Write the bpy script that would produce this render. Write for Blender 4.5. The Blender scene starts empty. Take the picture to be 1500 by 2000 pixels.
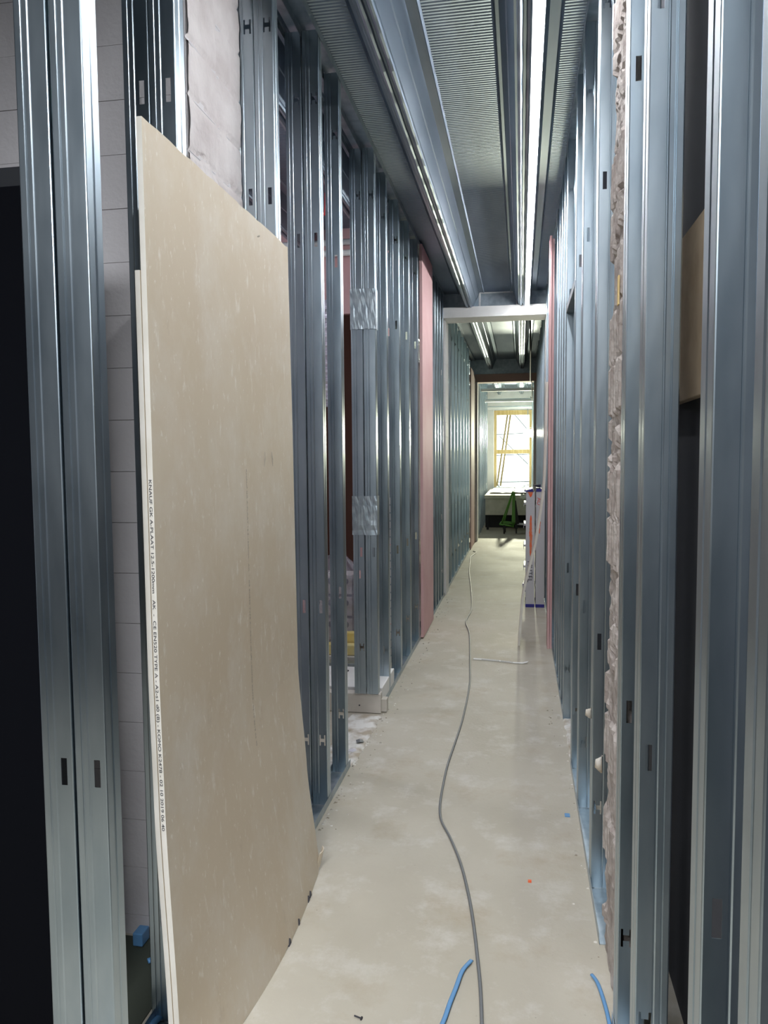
import bpy, bmesh, math, random
from mathutils import Vector, Matrix, noise
random.seed(7)
S = bpy.context.scene
C = S.collection
V = Vector

# ------------------------------------------------------------------ camera
yaw, pitch, roll, FPX = 0.177, 0.0698, -0.0078, 1497.0
cy, sy, cp, sp = math.cos(yaw), math.sin(yaw), math.cos(pitch), math.sin(pitch)
fw = V((-sy*cp, cy*cp, -sp)); rt = V((cy, sy, 0)); up = rt.cross(fw)
r2 = rt*math.cos(roll) + up*math.sin(roll)
u2 = -rt*math.sin(roll) + up*math.cos(roll)
cam = bpy.data.cameras.new('camera'); co = bpy.data.objects.new('camera', cam); C.objects.link(co)
m = Matrix((r2, u2, -fw)).transposed().to_4x4(); m.translation = V((0, 0, 1.6)); co.matrix_world = m
cam.sensor_fit = 'VERTICAL'; cam.sensor_height = 32.0; cam.lens = FPX/2000*32.0
cam.clip_start = 0.02; S.camera = co

# ------------------------------------------------------------------ light / exposure
S.view_settings.view_transform = 'Standard'; S.view_settings.look = 'None'
S.view_settings.gamma = 1.0; S.view_settings.exposure = 0.25; S.view_settings.use_curve_mapping = False
LED_STRENGTH = 80.0
LED_COLOR = (0.97, 0.98, 1.0)
FLOOD_W = 330.0
ENTR_W = 42.0
ROOM_W = 24.0
AMB = 0.05
w = bpy.data.worlds.new('World'); S.world = w; w.use_nodes = True
w.node_tree.nodes['Background'].inputs[0].default_value = (0.55, 0.68, 0.85, 1)
w.node_tree.nodes['Background'].inputs[1].default_value = AMB

def lamp(name, kind, loc, watt, color, size=0.1, rot=(0, 0, 0), sy_=None):
    l = bpy.data.lights.new(name, kind); l.energy = watt; l.color = color
    if kind == 'AREA':
        l.shape = 'RECTANGLE'; l.size = size; l.size_y = sy_ or size
    else:
        l.shadow_soft_size = size
    o = bpy.data.objects.new(name, l); C.objects.link(o); o.location = loc; o.rotation_euler = rot
    return o
# site floodlight at the far window (its housing is built below)
lamp('floodlight_beam', 'AREA', (0.17, 20.27, 2.22), FLOOD_W, (1.0, 1.0, 0.74), 0.2, (math.radians(-82), 0, math.radians(2)), 0.16)
lamp('entrance_lamp', 'AREA', (-0.7, -0.9, 3.0), ENTR_W, (0.94, 0.96, 1.0), 0.9, (math.radians(36), 0, math.radians(6)), 0.5).data.spread = math.radians(112)
# daylight lamp aimed at the outer wall to brighten the window view, work lamp in the side room, 
lamp('outer_wall_daylight', 'AREA', (-0.2, 22.6, 1.9), 34, (0.93, 1, 0.95), 1.2, (math.radians(90), 0, 0), 2.0)
lamp('side_room_lamp', 'POINT', (-2.3, 4.3, 2.9), ROOM_W, (0.95, 0.94, 1.0), 0.12)

# ------------------------------------------------------------------ materials
def nmat(name, col, rough=0.6, metal=0.0, emit=None, estr=0.0):
    mt = bpy.data.materials.new(name); mt.use_nodes = True
    b = mt.node_tree.nodes['Principled BSDF']
    b.inputs['Base Color'].default_value = (*col, 1); b.inputs['Roughness'].default_value = rough
    b.inputs['Metallic'].default_value = metal
    if emit:
        b.inputs['Emission Color'].default_value = (*emit, 1); b.inputs['Emission Strength'].default_value = estr
    return mt
def nodes(mt): return mt.node_tree.nodes, mt.node_tree.links, mt.node_tree.nodes['Principled BSDF']
def noisy(mt, c1, c2, scale, detail=6, stretch=(1, 1, 1), lo=0.35, hi=0.65, rough=None, bump=0, bscale=None):
    n, l, b = nodes(mt)
    tc = n.new('ShaderNodeTexCoord'); mp = n.new('ShaderNodeMapping'); mp.inputs['Scale'].default_value = stretch
    nz = n.new('ShaderNodeTexNoise'); nz.inputs['Scale'].default_value = scale; nz.inputs['Detail'].default_value = detail
    rp = n.new('ShaderNodeValToRGB'); rp.color_ramp.elements[0].position = lo; rp.color_ramp.elements[1].position = hi
    rp.color_ramp.elements[0].color = (*c1, 1); rp.color_ramp.elements[1].color = (*c2, 1)
    l.new(tc.outputs['Object'], mp.inputs[0]); l.new(mp.outputs[0], nz.inputs['Vector'])
    l.new(nz.outputs['Fac'], rp.inputs[0]); l.new(rp.outputs[0], b.inputs['Base Color'])
    if rough:
        mr = n.new('ShaderNodeMapRange'); mr.inputs[3].default_value = rough[0]; mr.inputs[4].default_value = rough[1]
        l.new(nz.outputs['Fac'], mr.inputs[0]); l.new(mr.outputs[0], b.inputs['Roughness'])
    if bump:
        nb = n.new('ShaderNodeTexNoise'); nb.inputs['Scale'].default_value = bscale or scale*4; nb.inputs['Detail'].default_value = 5
        l.new(mp.outputs[0], nb.inputs['Vector'])
        bp = n.new('ShaderNodeBump'); bp.inputs['Strength'].default_value = bump; bp.inputs['Distance'].default_value = 0.01
        l.new(nb.outputs['Fac'], bp.inputs['Height']); l.new(bp.outputs[0], b.inputs['Normal'])
    return mt
def mixin(mt, scale, color, lo, hi, detail=8, stretch=(1, 1, 1), amount=1.0, voronoi=False):
    """lay a second patchy colour (stains, scuffs) over the base colour"""
    n, l, b = nodes(mt)
    src = b.inputs['Base Color'].links[0].from_socket
    tc = n.new('ShaderNodeTexCoord'); mp = n.new('ShaderNodeMapping'); mp.inputs['Scale'].default_value = stretch
    nz = n.new('ShaderNodeTexNoise'); nz.inputs['Scale'].default_value = scale; nz.inputs['Detail'].default_value = detail
    nz.inputs['Roughness'].default_value = 0.7
    mr = n.new('ShaderNodeMapRange'); mr.inputs[1].default_value = lo; mr.inputs[2].default_value = hi
    mr.inputs[4].default_value = amount
    mx = n.new('ShaderNodeMix'); mx.data_type = 'RGBA'
    l.new(tc.outputs['Object'], mp.inputs[0]); l.new(mp.outputs[0], nz.inputs['Vector']); l.new(nz.outputs['Fac'], mr.inputs[0])
    l.new(mr.outputs[0], mx.inputs[0]); l.new(src, mx.inputs[6]); mx.inputs[7].default_value = (*color, 1)
    l.new(mx.outputs[2], b.inputs['Base Color'])
    return mt

M = {}
M['steel'] = noisy(nmat('galvanised_steel', (.6, .65, .7), .34, 1), (.36, .44, .50), (.50, .58, .63), 9, 4, (1, 1, .25), rough=(.24, .38))
M['steel_dull'] = noisy(nmat('galvanised_steel_dull', (.5, .55, .6), .45, 1), (.38, .45, .50), (.52, .59, .63), 20, 4, rough=(.36, .5))
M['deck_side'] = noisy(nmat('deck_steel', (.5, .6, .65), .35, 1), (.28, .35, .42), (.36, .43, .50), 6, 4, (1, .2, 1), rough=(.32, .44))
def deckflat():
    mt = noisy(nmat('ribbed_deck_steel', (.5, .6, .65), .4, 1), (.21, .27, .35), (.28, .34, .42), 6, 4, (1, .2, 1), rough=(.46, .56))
    n, l, b = nodes(mt)
    tc = n.new('ShaderNodeTexCoord'); wv = n.new('ShaderNodeTexWave'); wv.bands_direction = 'Y'
    wv.inputs['Scale'].default_value = 14.0; wv.wave_profile = 'SIN'
    bp = n.new('ShaderNodeBump'); bp.inputs['Strength'].default_value = 0.8; bp.inputs['Distance'].default_value = 0.006
    l.new(tc.outputs['Object'], wv.inputs['Vector']); l.new(wv.outputs['Fac'], bp.inputs['Height']); l.new(bp.outputs[0], b.inputs['Normal'])
    return mt
M['deck_flat'] = deckflat()
M['floor'] = noisy(nmat('screed_floor', (.5, .48, .42), .75), (.42, .385, .31), (.55, .515, .435), 1.6, 8, (1, .8, 1), .3, .7, rough=(.6, .8), bump=.15, bscale=60)
mixin(M['floor'], 5, (.66, .64, .60), .52, .70, 9, (1, 1, 1), .6)
mixin(M['floor'], 2.6, (.38, .31, .21), .54, .72, 8, (1, 1, 1), .6)
mixin(M['floor'], 70, (.30, .27, .22), .69, .74, 3, (1, 1, 1), .7)
M['plaster'] = noisy(nmat('crumbled_plaster', (.8, .79, .76), .9), (.80, .79, .75), (.46, .40, .31), 9, 8, lo=.42, hi=.62, bump=.6, bscale=40)
M['crumbs'] = noisy(nmat('mortar_crumbs', (.5, .47, .4), .9), (.30, .26, .20), (.78, .76, .70), 14, 3, lo=.42, hi=.6)
M['block'] = noisy(nmat('white_block', (.7, .68, .69), .85), (.62, .60, .61), (.72, .70, .71), 3, 6, bump=.15, bscale=60)
M['mortar'] = nmat('mortar_joint', (.60, .58, .58), .9)
M['block_rough'] = noisy(nmat('broken_block', (.7, .66, .66), .9), (.62, .57, .56), (.76, .72, .71), 7, 8, bump=.8, bscale=30)
M['clay'] = noisy(nmat('clay_block', (.5, .44, .42), .9), (.33, .285, .265), (.50, .46, .435), 12, 8, bump=.8, bscale=45)
M['pink'] = noisy(nmat('pink_gypsum_board', (.75, .45, .45), .7), (.70, .42, .42), (.76, .50, .49), 3, 5)
M['board'] = noisy(nmat('beige_gypsum_board', (.6, .52, .4), .7), (.60, .50, .365), (.66, .575, .445), 2.2, 7, (1, 1, .6), .3, .7, rough=(.55, .75))
mixin(M['board'], 30, (.80, .76, .68), .58, .70, 9, (1, 1, .35), .7)
mixin(M['board'], 9, (.40, .31, .22), .62, .74, 9, (1, 1, .5), .35)
mixin(M['board'], 3, (.70, .64, .54), .47, .66, 8, (1, 1, .8), .7)
mixin(M['board'], 60, (.82, .78, .70), .62, .70, 4, (1, 1, .5), .7)
M['board_edge'] = noisy(nmat('board_edge_paper', (.78, .75, .68), .8), (.72, .69, .61), (.80, .77, .70), 12, 4)
M['gyps'] = noisy(nmat('grey_gypsum', (.62, .58, .52), .8), (.56, .53, .47), (.66, .62, .56), 8, 5)
M['white'] = noisy(nmat('white_paint', (.85, .85, .83), .7), (.80, .80, .78), (.88, .88, .86), 5, 4)
M['brownbeam'] = nmat('brown_board', (.66, .50, .44), .8)
M['dark'] = nmat('dark_frame', (.010, .012, .016), .6)
M['overlay'] = nmat('dark_overlay', (.05, .06, .045), .7)
M['black'] = nmat('near_black_panel', (.0015, .002, .004), .9)
M['black'].node_tree.nodes['Principled BSDF'].inputs['Specular IOR Level'].default_value = .12
M['greywall'] = noisy(nmat('grey_render', (.4, .4, .42), .9), (.34, .34, .37), (.44, .44, .47), 3, 5)
M['shadewall'] = nmat('painted_shade_wall', (.07, .075, .09), .9)  # dark colour stands in for unlit rooms behind the studs and camera
M['darkbrown'] = nmat('brown_board_dark', (.24, .12, .09), .8)
M['wood'] = noisy(nmat('yellow_timber', (.7, .5, .22), .6), (.66, .47, .18), (.80, .62, .30), 4, 6, (8, 8, 1))
M['oldwood'] = noisy(nmat('rough_timber', (.45, .28, .12), .8), (.30, .19, .09), (.60, .42, .20), 30, 6, bump=.8, bscale=80)
M['chip'] = noisy(nmat('chipboard', (.5, .4, .28), .8), (.40, .31, .21), (.52, .42, .30), 8, 5)
M['cable'] = nmat('grey_cable', (.16, .17, .18), .5)
M['blue'] = nmat('blue_plastic', (.12, .30, .56), .5)
M['navy'] = nmat('navy_plastic', (.03, .03, .25), .4)
M['green'] = nmat('green_paint', (.10, .30, .04), .45)
M['rubber'] = nmat('black_rubber', (.02, .02, .02), .7)
M['ladder'] = nmat('grey_ladder_aluminium', (.60, .60, .63), .5, .25)
M['orange'] = noisy(nmat('orange_spray', (.9, .15, .04), .7), (.95, .12, .03), (.75, .25, .12), 25, 4)
M['red'] = nmat('red_plastic', (.65, .03, .03), .5)
M['ink'] = nmat('black_ink', (.04, .04, .05), .7)
M['fink'] = nmat('faint_ink', (.42, .37, .30), .7)
M['redink'] = nmat('red_ink', (.75, .10, .08), .7)
M['paper'] = nmat('white_paper', (.85, .85, .83), .8)
M['foil'] = noisy(nmat('foil_insulation', (.8, .78, .85), .3, .6), (.55, .52, .6), (.9, .88, .95), 30, 4, bump=1, bscale=30)
M['yellow'] = noisy(nmat('yellow_foam', (.85, .7, .2), .8), (.85, .66, .22), (.8, .72, .4), 10)
M['tube'] = nmat('led_tube', (.9, .95, 1), .4, 0, LED_COLOR, LED_STRENGTH)
M['floodface'] = nmat('floodlight_glass', (1, 1, 1), .4, 0, (1, 1, .92), 60)
M['outwall'] = nmat('white_outer_wall', (.86, .90, .88), .9)
def filmmat():
    mt = nmat('clear_film', (.82, .80, .95), .18); n, l, b = nodes(mt)
    b.inputs['Alpha'].default_value = .28; b.inputs['Specular IOR Level'].default_value = 1.0
    return mt
M['film'] = filmmat()

# ------------------------------------------------------------------ builders
class MB:
    def __init__(s): s.v = []; s.f = []; s.mi = []; s.k = 0
    def box(s, x0, x1, y0, y1, z0, z1):
        b = len(s.v)
        s.v += [(x, y, z) for z in (z0, z1) for (x, y) in ((x0, y0), (x1, y0), (x1, y1), (x0, y1))]
        s.q([(b, b+3, b+2, b+1), (b+4, b+5, b+6, b+7), (b, b+1, b+5, b+4), (b+1, b+2, b+6, b+5), (b+2, b+3, b+7, b+6), (b+3, b, b+4, b+7)])
        return s
    def q(s, fs): s.f += fs; s.mi += [s.k]*len(fs)
    def tube(s, pts, r, n=8, rv=1.0, cap=True):
        pts = [V(p) for p in pts]; b = len(s.v)
        for i, p in enumerate(pts):
            t = (pts[min(i+1, len(pts)-1)] - pts[max(i-1, 0)]).normalized()
            a = V((0, 0, 1)) if abs(t.z) < .9 else V((1, 0, 0))
            e1 = t.cross(a).normalized(); e2 = e1.cross(t)
            rr = r[i] if isinstance(r, (list, tuple)) else r
            for j in range(n):
                th = 2*math.pi*j/n; s.v.append(tuple(p + e1*math.cos(th)*rr + e2*math.sin(th)*rr*rv))
        for i in range(len(pts)-1):
            for j in range(n):
                a0 = b+i*n+j; a1 = b+i*n+(j+1) % n
                s.q([(a0, a1, a1+n, a0+n)])
        if cap:
            s.q([tuple(b+j for j in range(n))[::-1], tuple(b+(len(pts)-1)*n+j for j in range(n))])
        return s
    def prism(s, poly, axis, a0, a1):
        """closed polygon (2D) extruded along an axis; poly in the two other axes"""
        b = len(s.v); n = len(poly)
        for a in (a0, a1):
            for (p, q) in poly:
                s.v.append({'x': (a, p, q), 'y': (p, a, q), 'z': (p, q, a)}[axis])
        s.q([tuple(range(b, b+n))[::-1], tuple(range(b+n, b+2*n))] + [(b+i, b+(i+1) % n, b+n+(i+1) % n, b+n+i) for i in range(n)])
        return s
    def sheet(s, rows):
        """grid of points rows[i][j]"""
        b = len(s.v); n = len(rows[0])
        for r in rows: s.v += [tuple(p) for p in r]
        s.q([(b+i*n+j, b+i*n+j+1, b+(i+1)*n+j+1, b+(i+1)*n+j) for i in range(len(rows)-1) for j in range(n-1)])
        return s
    def mesh(s, name, mats):
        me = bpy.data.meshes.new(name); me.from_pydata(s.v, [], s.f)
        for mm in (mats if isinstance(mats, (list, tuple)) else [mats]): me.materials.append(mm)
        for p, i in zip(me.polygons, s.mi): p.material_index = i
        bm = bmesh.new(); bm.from_mesh(me); bmesh.ops.recalc_face_normals(bm, faces=bm.faces); bm.to_mesh(me); bm.free()
        me.update(); return me
    def build(s, name, mats, parent=None, bevel=0, solid=0, smooth=False, offset=0):
        return link(name, s.mesh(name, mats), parent, bevel, solid, smooth, offset)
def link(name, me, parent=None, bevel=0, solid=0, smooth=False, offset=0):
    o = bpy.data.objects.new(name, me); C.objects.link(o)
    if parent: o.parent = parent
    if solid:
        md = o.modifiers.new('thickness', 'SOLIDIFY'); md.thickness = solid; md.offset = offset
    if bevel:
        md = o.modifiers.new('bevel', 'BEVEL'); md.width = bevel; md.segments = 2; md.limit_method = 'ANGLE'
    if smooth:
        for p in me.polygons: p.use_smooth = True
    return o
def tag(o, label=None, cat=None, group=None, kind=None):
    if label: o['label'] = label
    if cat: o['category'] = cat
    if group: o['group'] = group
    if kind: o['kind'] = kind
    return o
def struct(name, mb, mats, **k): return tag(mb.build(name, mats, **k), kind='structure')
def root(name, loc, label, cat, group=None, rz=0):
    o = bpy.data.objects.new(name, None); C.objects.link(o); o.location = loc; o.rotation_euler = (0, 0, rz)
    o.empty_display_size = .1
    return tag(o, label, cat, group)
def lettering(name, text, size, mat, parent, mw, extr=0.0004, align='LEFT'):
    cu = bpy.data.curves.new('lettering', 'FONT'); cu.body = text; cu.size = size; cu.extrude = extr; cu.align_x = align
    to = bpy.data.objects.new('lettering_curve', cu); C.objects.link(to)
    bpy.context.view_layer.update()
    me = bpy.data.meshes.new_from_object(to.evaluated_get(bpy.context.evaluated_depsgraph_get()))
    bpy.data.objects.remove(to); me.transform(mw); me.materials.clear(); me.materials.append(mat)
    return link(name, me, parent)

ZT = 3.46        # top flats of the deck
ZR = 3.29        # rib bottoms
XL, XR = -.87, .262

# ------------------------------------------------------------------ setting: floor
mb = MB().box(-3.4, 1.3, -2.2, 21.2, -.12, 0)
struct('floor', mb, M['floor'])
def patch(x0, x1, y0, y1, top, seed):
    rows = []; nx, ny = 14, 50
    for i in range(ny+1):
        r = []
        for j in range(nx+1):
            y = y0+(y1-y0)*i/ny; x = x0+(x1-x0)*j/nx
            ed = min(j, nx-j, i, ny-i)
            if j in (0, nx): x += .018*noise.noise(V((y*9, seed, j)))
            h = .002 + (top*(.5+.6*noise.noise(V((x*22, y*22, seed)))+.3*noise.noise(V((x*60, y*60, seed)))) if ed > 0 else -.002)
            r.append((x, y, max(h, -.001)))
        rows.append(r)
    return MB().sheet(rows)
struct('trim_1', patch(-1.04, -.85, 3.80, 4.60, .012, 3.1), M['plaster'])
struct('trim_2', patch(.262, .40, 3.98, 4.72, .012, 8.3), M['plaster'])

# ------------------------------------------------------------------ setting: ceiling deck (deep trapezoidal sheet, ribs along the corridor)
def deck(y0, y1):
    mb = MB(); P = []
    ribs = [-3.34+.56*i for i in range(9)]          # ... -.54, .02 ...
    ribs = [-.580-.585*4+.585*i for i in range(8)]
    x = -3.5; pts = [(x, ZT)]; kinds = []
    for c in ribs:
        seq = [(c-.135, ZT), (c-.128, ZT-.012), (c-.120, ZT), (c-.105, ZT), (c-.075, 3.38), (c-.070, 3.377), (c-.040, ZR), (c+.040, ZR), (c+.070, 3.377), (c+.075, 3.38), (c+.105, ZT), (c+.150, ZT), (c+.156, ZT-.010), (c+.165, ZT)]
        for k, p in enumerate(seq):
            kinds.append(0 if k == 0 else 1); pts.append(p)
    pts.append((1.9, ZT)); kinds.append(0)
    for i in range(len(pts)-1):
        b = len(mb.v); (xa, za), (xb, zb) = pts[i], pts[i+1]
        mb.v += [(xa, y0, za), (xb, y0, zb), (xb, y1, zb), (xa, y1, za)]
        mb.k = kinds[i]; mb.q([(b, b+1, b+2, b+3)])
    mb.k = 1
    for c in ribs:          # lapped seam beads under every rib
        for dx in (-.016, .022):
            pp = [(c+dx, y0+i*.10, ZR-.004+.0015*math.sin(i*2.3+c*9)) for i in range(int((y1-y0)/.10)+1)]
            mb.tube(pp, [.013+.0012*math.sin(i*1.7) for i in range(len(pp))], 8)
    mb.k = 1; mb.box(-3.5, 1.9, y0, y1, ZT+.002, ZT+.08)
    return mb
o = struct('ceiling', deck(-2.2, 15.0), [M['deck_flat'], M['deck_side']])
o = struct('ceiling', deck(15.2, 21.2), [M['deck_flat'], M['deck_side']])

# ------------------------------------------------------------------ masonry
CH = .166
def masonry(name, x0, x1, y0, y1, z0, z1, bl, faceaxis='x', zoff=0, gap=.0018, mats=None, off=0):
    mb = MB(); mb.k = 1; mb.box(x0+.006, x1-.006, y0+.006, y1-.006, z0, z1); mb.k = 0
    row = 0; z = z0 - ((z0-zoff) % CH)
    while z < z1:
        za, zb = max(z, z0), min(z+CH, z1)
        if zb-za > .01:
            L = (x1-x0) if faceaxis == 'x' else (y1-y0)
            st = -((row % 2)*bl/2) + off
            while st < L:
                a, b_ = max(st, 0), min(st+bl, L)
                if b_-a > .02:
                    j = random.uniform(-.0012, .0012)
                    if faceaxis == 'x': mb.box(x0+a+(gap/2 if a > 0 else 0), x0+b_-(gap/2 if b_ < L else 0), y0+j, y1, za+gap/2, zb-gap/2)
                    else: mb.box(x0, x1+j, y0+a+(gap/2 if a > 0 else 0), y0+b_-(gap/2 if b_ < L else 0), za+gap/2, zb-gap/2)
                st += bl
        z += CH; row += 1
    return mb
YB = 2.30
# block wall behind the near studs: right of doorway, above doorway, left of doorway
mbs = [masonry('w', -3.4, -1.02, YB, YB+.36, 0, ZT, .62, 'x', .07, off=-.25)]
tot = MB()
for q_ in mbs:
    b = len(tot.v); tot.v += q_.v; tot.f += [tuple(i+b for i in f) for f in q_.f]; tot.mi += q_.mi
struct('wall_left', tot, [M['block'], M['mortar']])
# broken end of that wall, facing the corridor: rough faces, slanting cracks along the courses, one upright mortar joint
def rough_end(x, y0, y1, z0, z1, sgn, amp, seed, joint=None, groove=False, ch=CH, zo=.07):
    rows = []; ny, nz = 26, int((z1-z0)/.012)
    for i in range(nz+1):
        r = []
        z = z0+(z1-z0)*i/nz
        for j in range(ny+1):
            y = y0+(y1-y0)*j/ny
            wob = .018*noise.noise(V((y*9, seed, 2.0)))
            fz = ((z-zo+wob) % ch)/ch; course = int((z-zo+wob)//ch)
            d = amp*(noise.noise(V((y*10, z*10, seed)))+.5*noise.noise(V((y*34, z*34, seed))))
            if fz < .045 or fz > .965: d -= .010*(.4+abs(noise.noise(V((y*7, course*3.1, seed))))*2)
            if joint and abs(y-joint-.01*noise.noise(V((z*4, seed, 0)))) < .010: d = -.007
            if groove:
                brk = noise.noise(V((course*7.7, seed, y*1.2)))+.35*noise.noise(V((y*8, z*12, seed+3)))
                if brk > -.02: d += .006*math.copysign(min(1, abs(math.sin(y*2*math.pi/.062))*2.5), math.sin(y*2*math.pi/.062))*.8 + .004
                else: d = -.004 + 2.4*amp*(noise.noise(V((y*22, z*22, seed)))+.7*noise.noise(V((y*60, z*60, seed))))
            r.append((x+sgn*d, y, z))
        rows.append(r)
    mb = MB().sheet(rows)
    b = len(mb.v); xx = x-sgn*.06
    return mb
mb = rough_end(-1.012, YB+.004, YB+.45, .0, ZT, 1, .005, 4.2, joint=YB+.24)
mb.box(-1.06, -1.024, YB+.004, YB+.45, 0, ZT)
struct('trim_3', mb, M['block_rough'], smooth=True)
# clay block pier in the right wall
mb = rough_end(XR+.014, 2.15, 2.49, 0, ZT, -1, .003, 9.1, groove=True, ch=.155, zo=.02)
mb.box(XR+.03, XR+.085, 2.15, 2.49, 0, ZT)
struct('trim_4', mb, M['clay'], smooth=False)
# white block piers under the first beam
mb = masonry('p', XL-.20, XL+.015, 8.86, 9.22, 0, 3.17, .36, 'y', .02)
struct('trim_5', mb, [M['white'], M['mortar']])
mb = MB().box(XR+.0, XR+.2, 8.86, 9.22, 0, 3.17); struct('trim_6', mb, M['white'])
# near-black framed door leaf standing in front of the block wall
d = root('dark_door_leaf', (-1.70, 1.74, 0), 'almost black framed door leaf at the far left edge behind the first stud pair', 'door')
MB().box(-.50, .55, -.01, .04, .0, 2.315).build('leaf_frame', M['dark'], d, bevel=.003)
MB().box(-.485, .535, -.022, -.011, .03, 2.265).build('door_panel', M['black'], d, bevel=.002)
mb = MB()
for k in range(3): mb.tube([(.54, -.026, .335+.028*k), (.54, -.026, .360+.028*k)], .007, 10)
mb.build('hinge', M['white'], d)
# side room on the left: pink board wall with a tall opening, grey walls round it
YP = 6.2
mb = MB().box(-3.3, -1.80, YP, YP+.06, 0, ZT).box(-1.80, -1.37, YP, YP+.06, 2.78, ZT).box(-1.37, -1.06, YP, YP+.06, 0, ZT)
struct('wall_side_room', mb, M['pink'])
struct('wall_side_room_back', MB().box(-3.45, -3.35, -2.2, 21, 0, ZT), M['greywall'])
struct('wall_beyond_opening', MB().box(-3.3, -1.2, 7.3, 7.35, 0, ZT), M['darkbrown'])
struct('wall_far_left', MB().box(-2.0, -1.95, 7.4, 16.0, 0, ZT), M['greywall'])
struct('wall_right', MB().box(.46, .60, -2.2, 3.85, 0, ZT).box(.46, .60, 4.9, 21, 0, ZT).box(1.1, 1.2, 3.6, 5.2, 0, ZT), M['shadewall'])  # placed tight behind the studs, dark colour gives the gap its shade
struct('wall_near', MB().box(-3.4, 1.2, -2.3, -2.2, 0, ZT), M['shadewall'])  # dark colour keeps reflections in the stud webs dim

# ------------------------------------------------------------------ studs and tracks
W_ = .072
def stud_mesh(s, name, d):
    """s=-1: web runs to -X (left wall), s=+1: to +X (right wall). y=0 is the web, flanges run to +Y"""
    prof = [(.009, d-.005, 0), (.009, d-.001, 0), (.001, d, 0), (0, d-.001, 0), (0, d*.58, 0), (.0018, d*.58-.002, 0), (.0018, d*.45, 0), (0, d*.45-.002, 0), (0, .0025, 0), (.0008, .0008, 0), (.0025, 0, 0)]
    web = [.008, .014, .016, .028, .030, .036, .0375, .040, .0425, .052, .0535, .056, .0575, W_-.0025]
    dep = {.0375: .0018, .040: .0018, .0535: .0015, .056: .0015}
    for x in web: prof.append((x, dep.get(x, 0), 1))
    prof += [(W_-.0008, .0008, 0), (W_, .0025, 0), (W_, d-.003, 0), (W_-.006, d-.0025, 0)]
    zs = [.004, .285, .302, .318, .335, .90, .96, 2.53, 2.59, 3.135, 3.152, 3.168, 3.185, 3.445]
    n = len(prof); v = []; f = []
    for z in zs:
        for (x, y, _) in prof: v.append((s*x, y, z))
    X = [p[0] for p in prof]
    for i in range(len(zs)-1):
        zc = (zs[i]+zs[i+1])/2
        for j in range(n-1):
            xc = (X[j]+X[j+1])/2; yc = max(prof[j][1], prof[j+1][1])
            if yc < .002 and .003 < xc < W_-.003:
                if (.9 < zc < .96 or 2.53 < zc < 2.59) and .014 < xc < .028: continue
                for h0 in (.285, 3.135):
                    leg = (.008 < xc < .014) or (.030 < xc < .036)
                    bar = .014 < xc < .030
                    if h0 < zc < h0+.05 and leg: break
                    if h0+.017 < zc < h0+.033 and bar: break
                else:
                    f.append((i*n+j, i*n+j+1, (i+1)*n+j+1, (i+1)*n+j))
                continue
            f.append((i*n+j, i*n+j+1, (i+1)*n+j+1, (i+1)*n+j))
    me = bpy.data.meshes.new(name); me.from_pydata(v, [], f); me.materials.append(M['steel']); me.update()
    return me
SL, SR = stud_mesh(-1, 'stud_left', .056), stud_mesh(1, 'stud_right', .075)
def stud(me, x, y, label, group, lift=0, tilt=0):
    o = bpy.data.objects.new('steel_stud', me); C.objects.link(o); o.location = (x, y, lift)
    if lift: o.scale = (1, 1, (3.449-lift)/3.449)
    md = o.modifiers.new('thickness', 'SOLIDIFY'); md.thickness = .0008; md.offset = 0
    o.rotation_euler = (0, tilt, 0)
    return tag(o, label, 'stud', group)
XB = XL-.078     # back row of the double partition
F_, B_ = 'corridor-side row', 'rear row'
G = 'galvanised studs of the left partition'
LS = [(1.467, 'pair at the far left edge'),
      (1.935, 'pair behind the beige board\'s near edge'),
      (2.757, 'pair just past the broken block end'),
      (3.335, 'pair right of the beige board\'s corner')]
for y, t in LS:
    stud(SL, XL-(.016 if 1.9 < y < 3 else 0), y, 'galvanised steel stud, right one of the '+t, G)
    stud(SL, XB-(.012 if 1.9 < y < 3 else 0), y, 'galvanised steel stud, left one of the '+t, G)
stud(SL, XL, 3.71, 'galvanised steel stud on the near side of the left room opening', G)
# two studs lifted on a board strip at the far side of the opening, mended with bent sheet
for x, t in ((XL, 'right'), (XB, 'left')):
    o = stud(SL, x, 4.61, 'galvanised steel stud with bent sheet sleeves, %s of the two beyond the opening' % t, G, lift=.128)
    k = 1/o.scale.z
    for (za, zb) in ((1.13, 1.37), (2.38, 2.62)):
        rows = []
        for i in range(9):
            z = za+(zb-za)*i/8; r = []
            for j in range(9):
                px = .003-.078*j/8
                wr = .0035*noise.noise(V((px*60, z*40, x))) + (.006*abs(noise.noise(V((j*.9, x*5, z)))) if i in (0, 8) else 0)
                r.append((px, -.004-wr, (z+(.006*noise.noise(V((j, x, za)))))*k-.128*k if True else z))
            rows.append(r)
        mb = MB().sheet(rows)
        mb.sheet([[(.004, yy, (z-.128)*k) for yy in (-.004, .03, .060)] for z in (za, zb)])
        p = mb.build('sheet_sleeve', M['steel_dull'], o, solid=.001)
    MB().box(-.034, -.026, -.0022, -.0012, (.86-.128)*k, (.91-.128)*k).build('sticker', M['pink'], o) if t == 'left' else None
names = ['first', 'second', 'third', 'fourth', 'fifth', 'sixth', 'seventh', 'eighth', 'ninth', 'tenth', 'eleventh', 'twelfth']
for i, y in enumerate([5.015, 5.54, 6.04, 6.55]):
    stud(SL, XL, y, 'galvanised steel stud, %s after the sleeved studs, corridor-side row' % names[i], G)
for i, y in enumerate([5.30, 5.84]):
    stud(SL, XB-.03, y, 'galvanised steel stud set back in the rear row, %s beyond the sleeved studs' % names[i], G)
for i, y in enumerate([7.62, 7.9, 8.15, 8.42, 8.70]):
    stud(SL, XL, y, 'galvanised steel stud, %s past the pink strip, before the white beam' % names[i], G)
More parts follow.
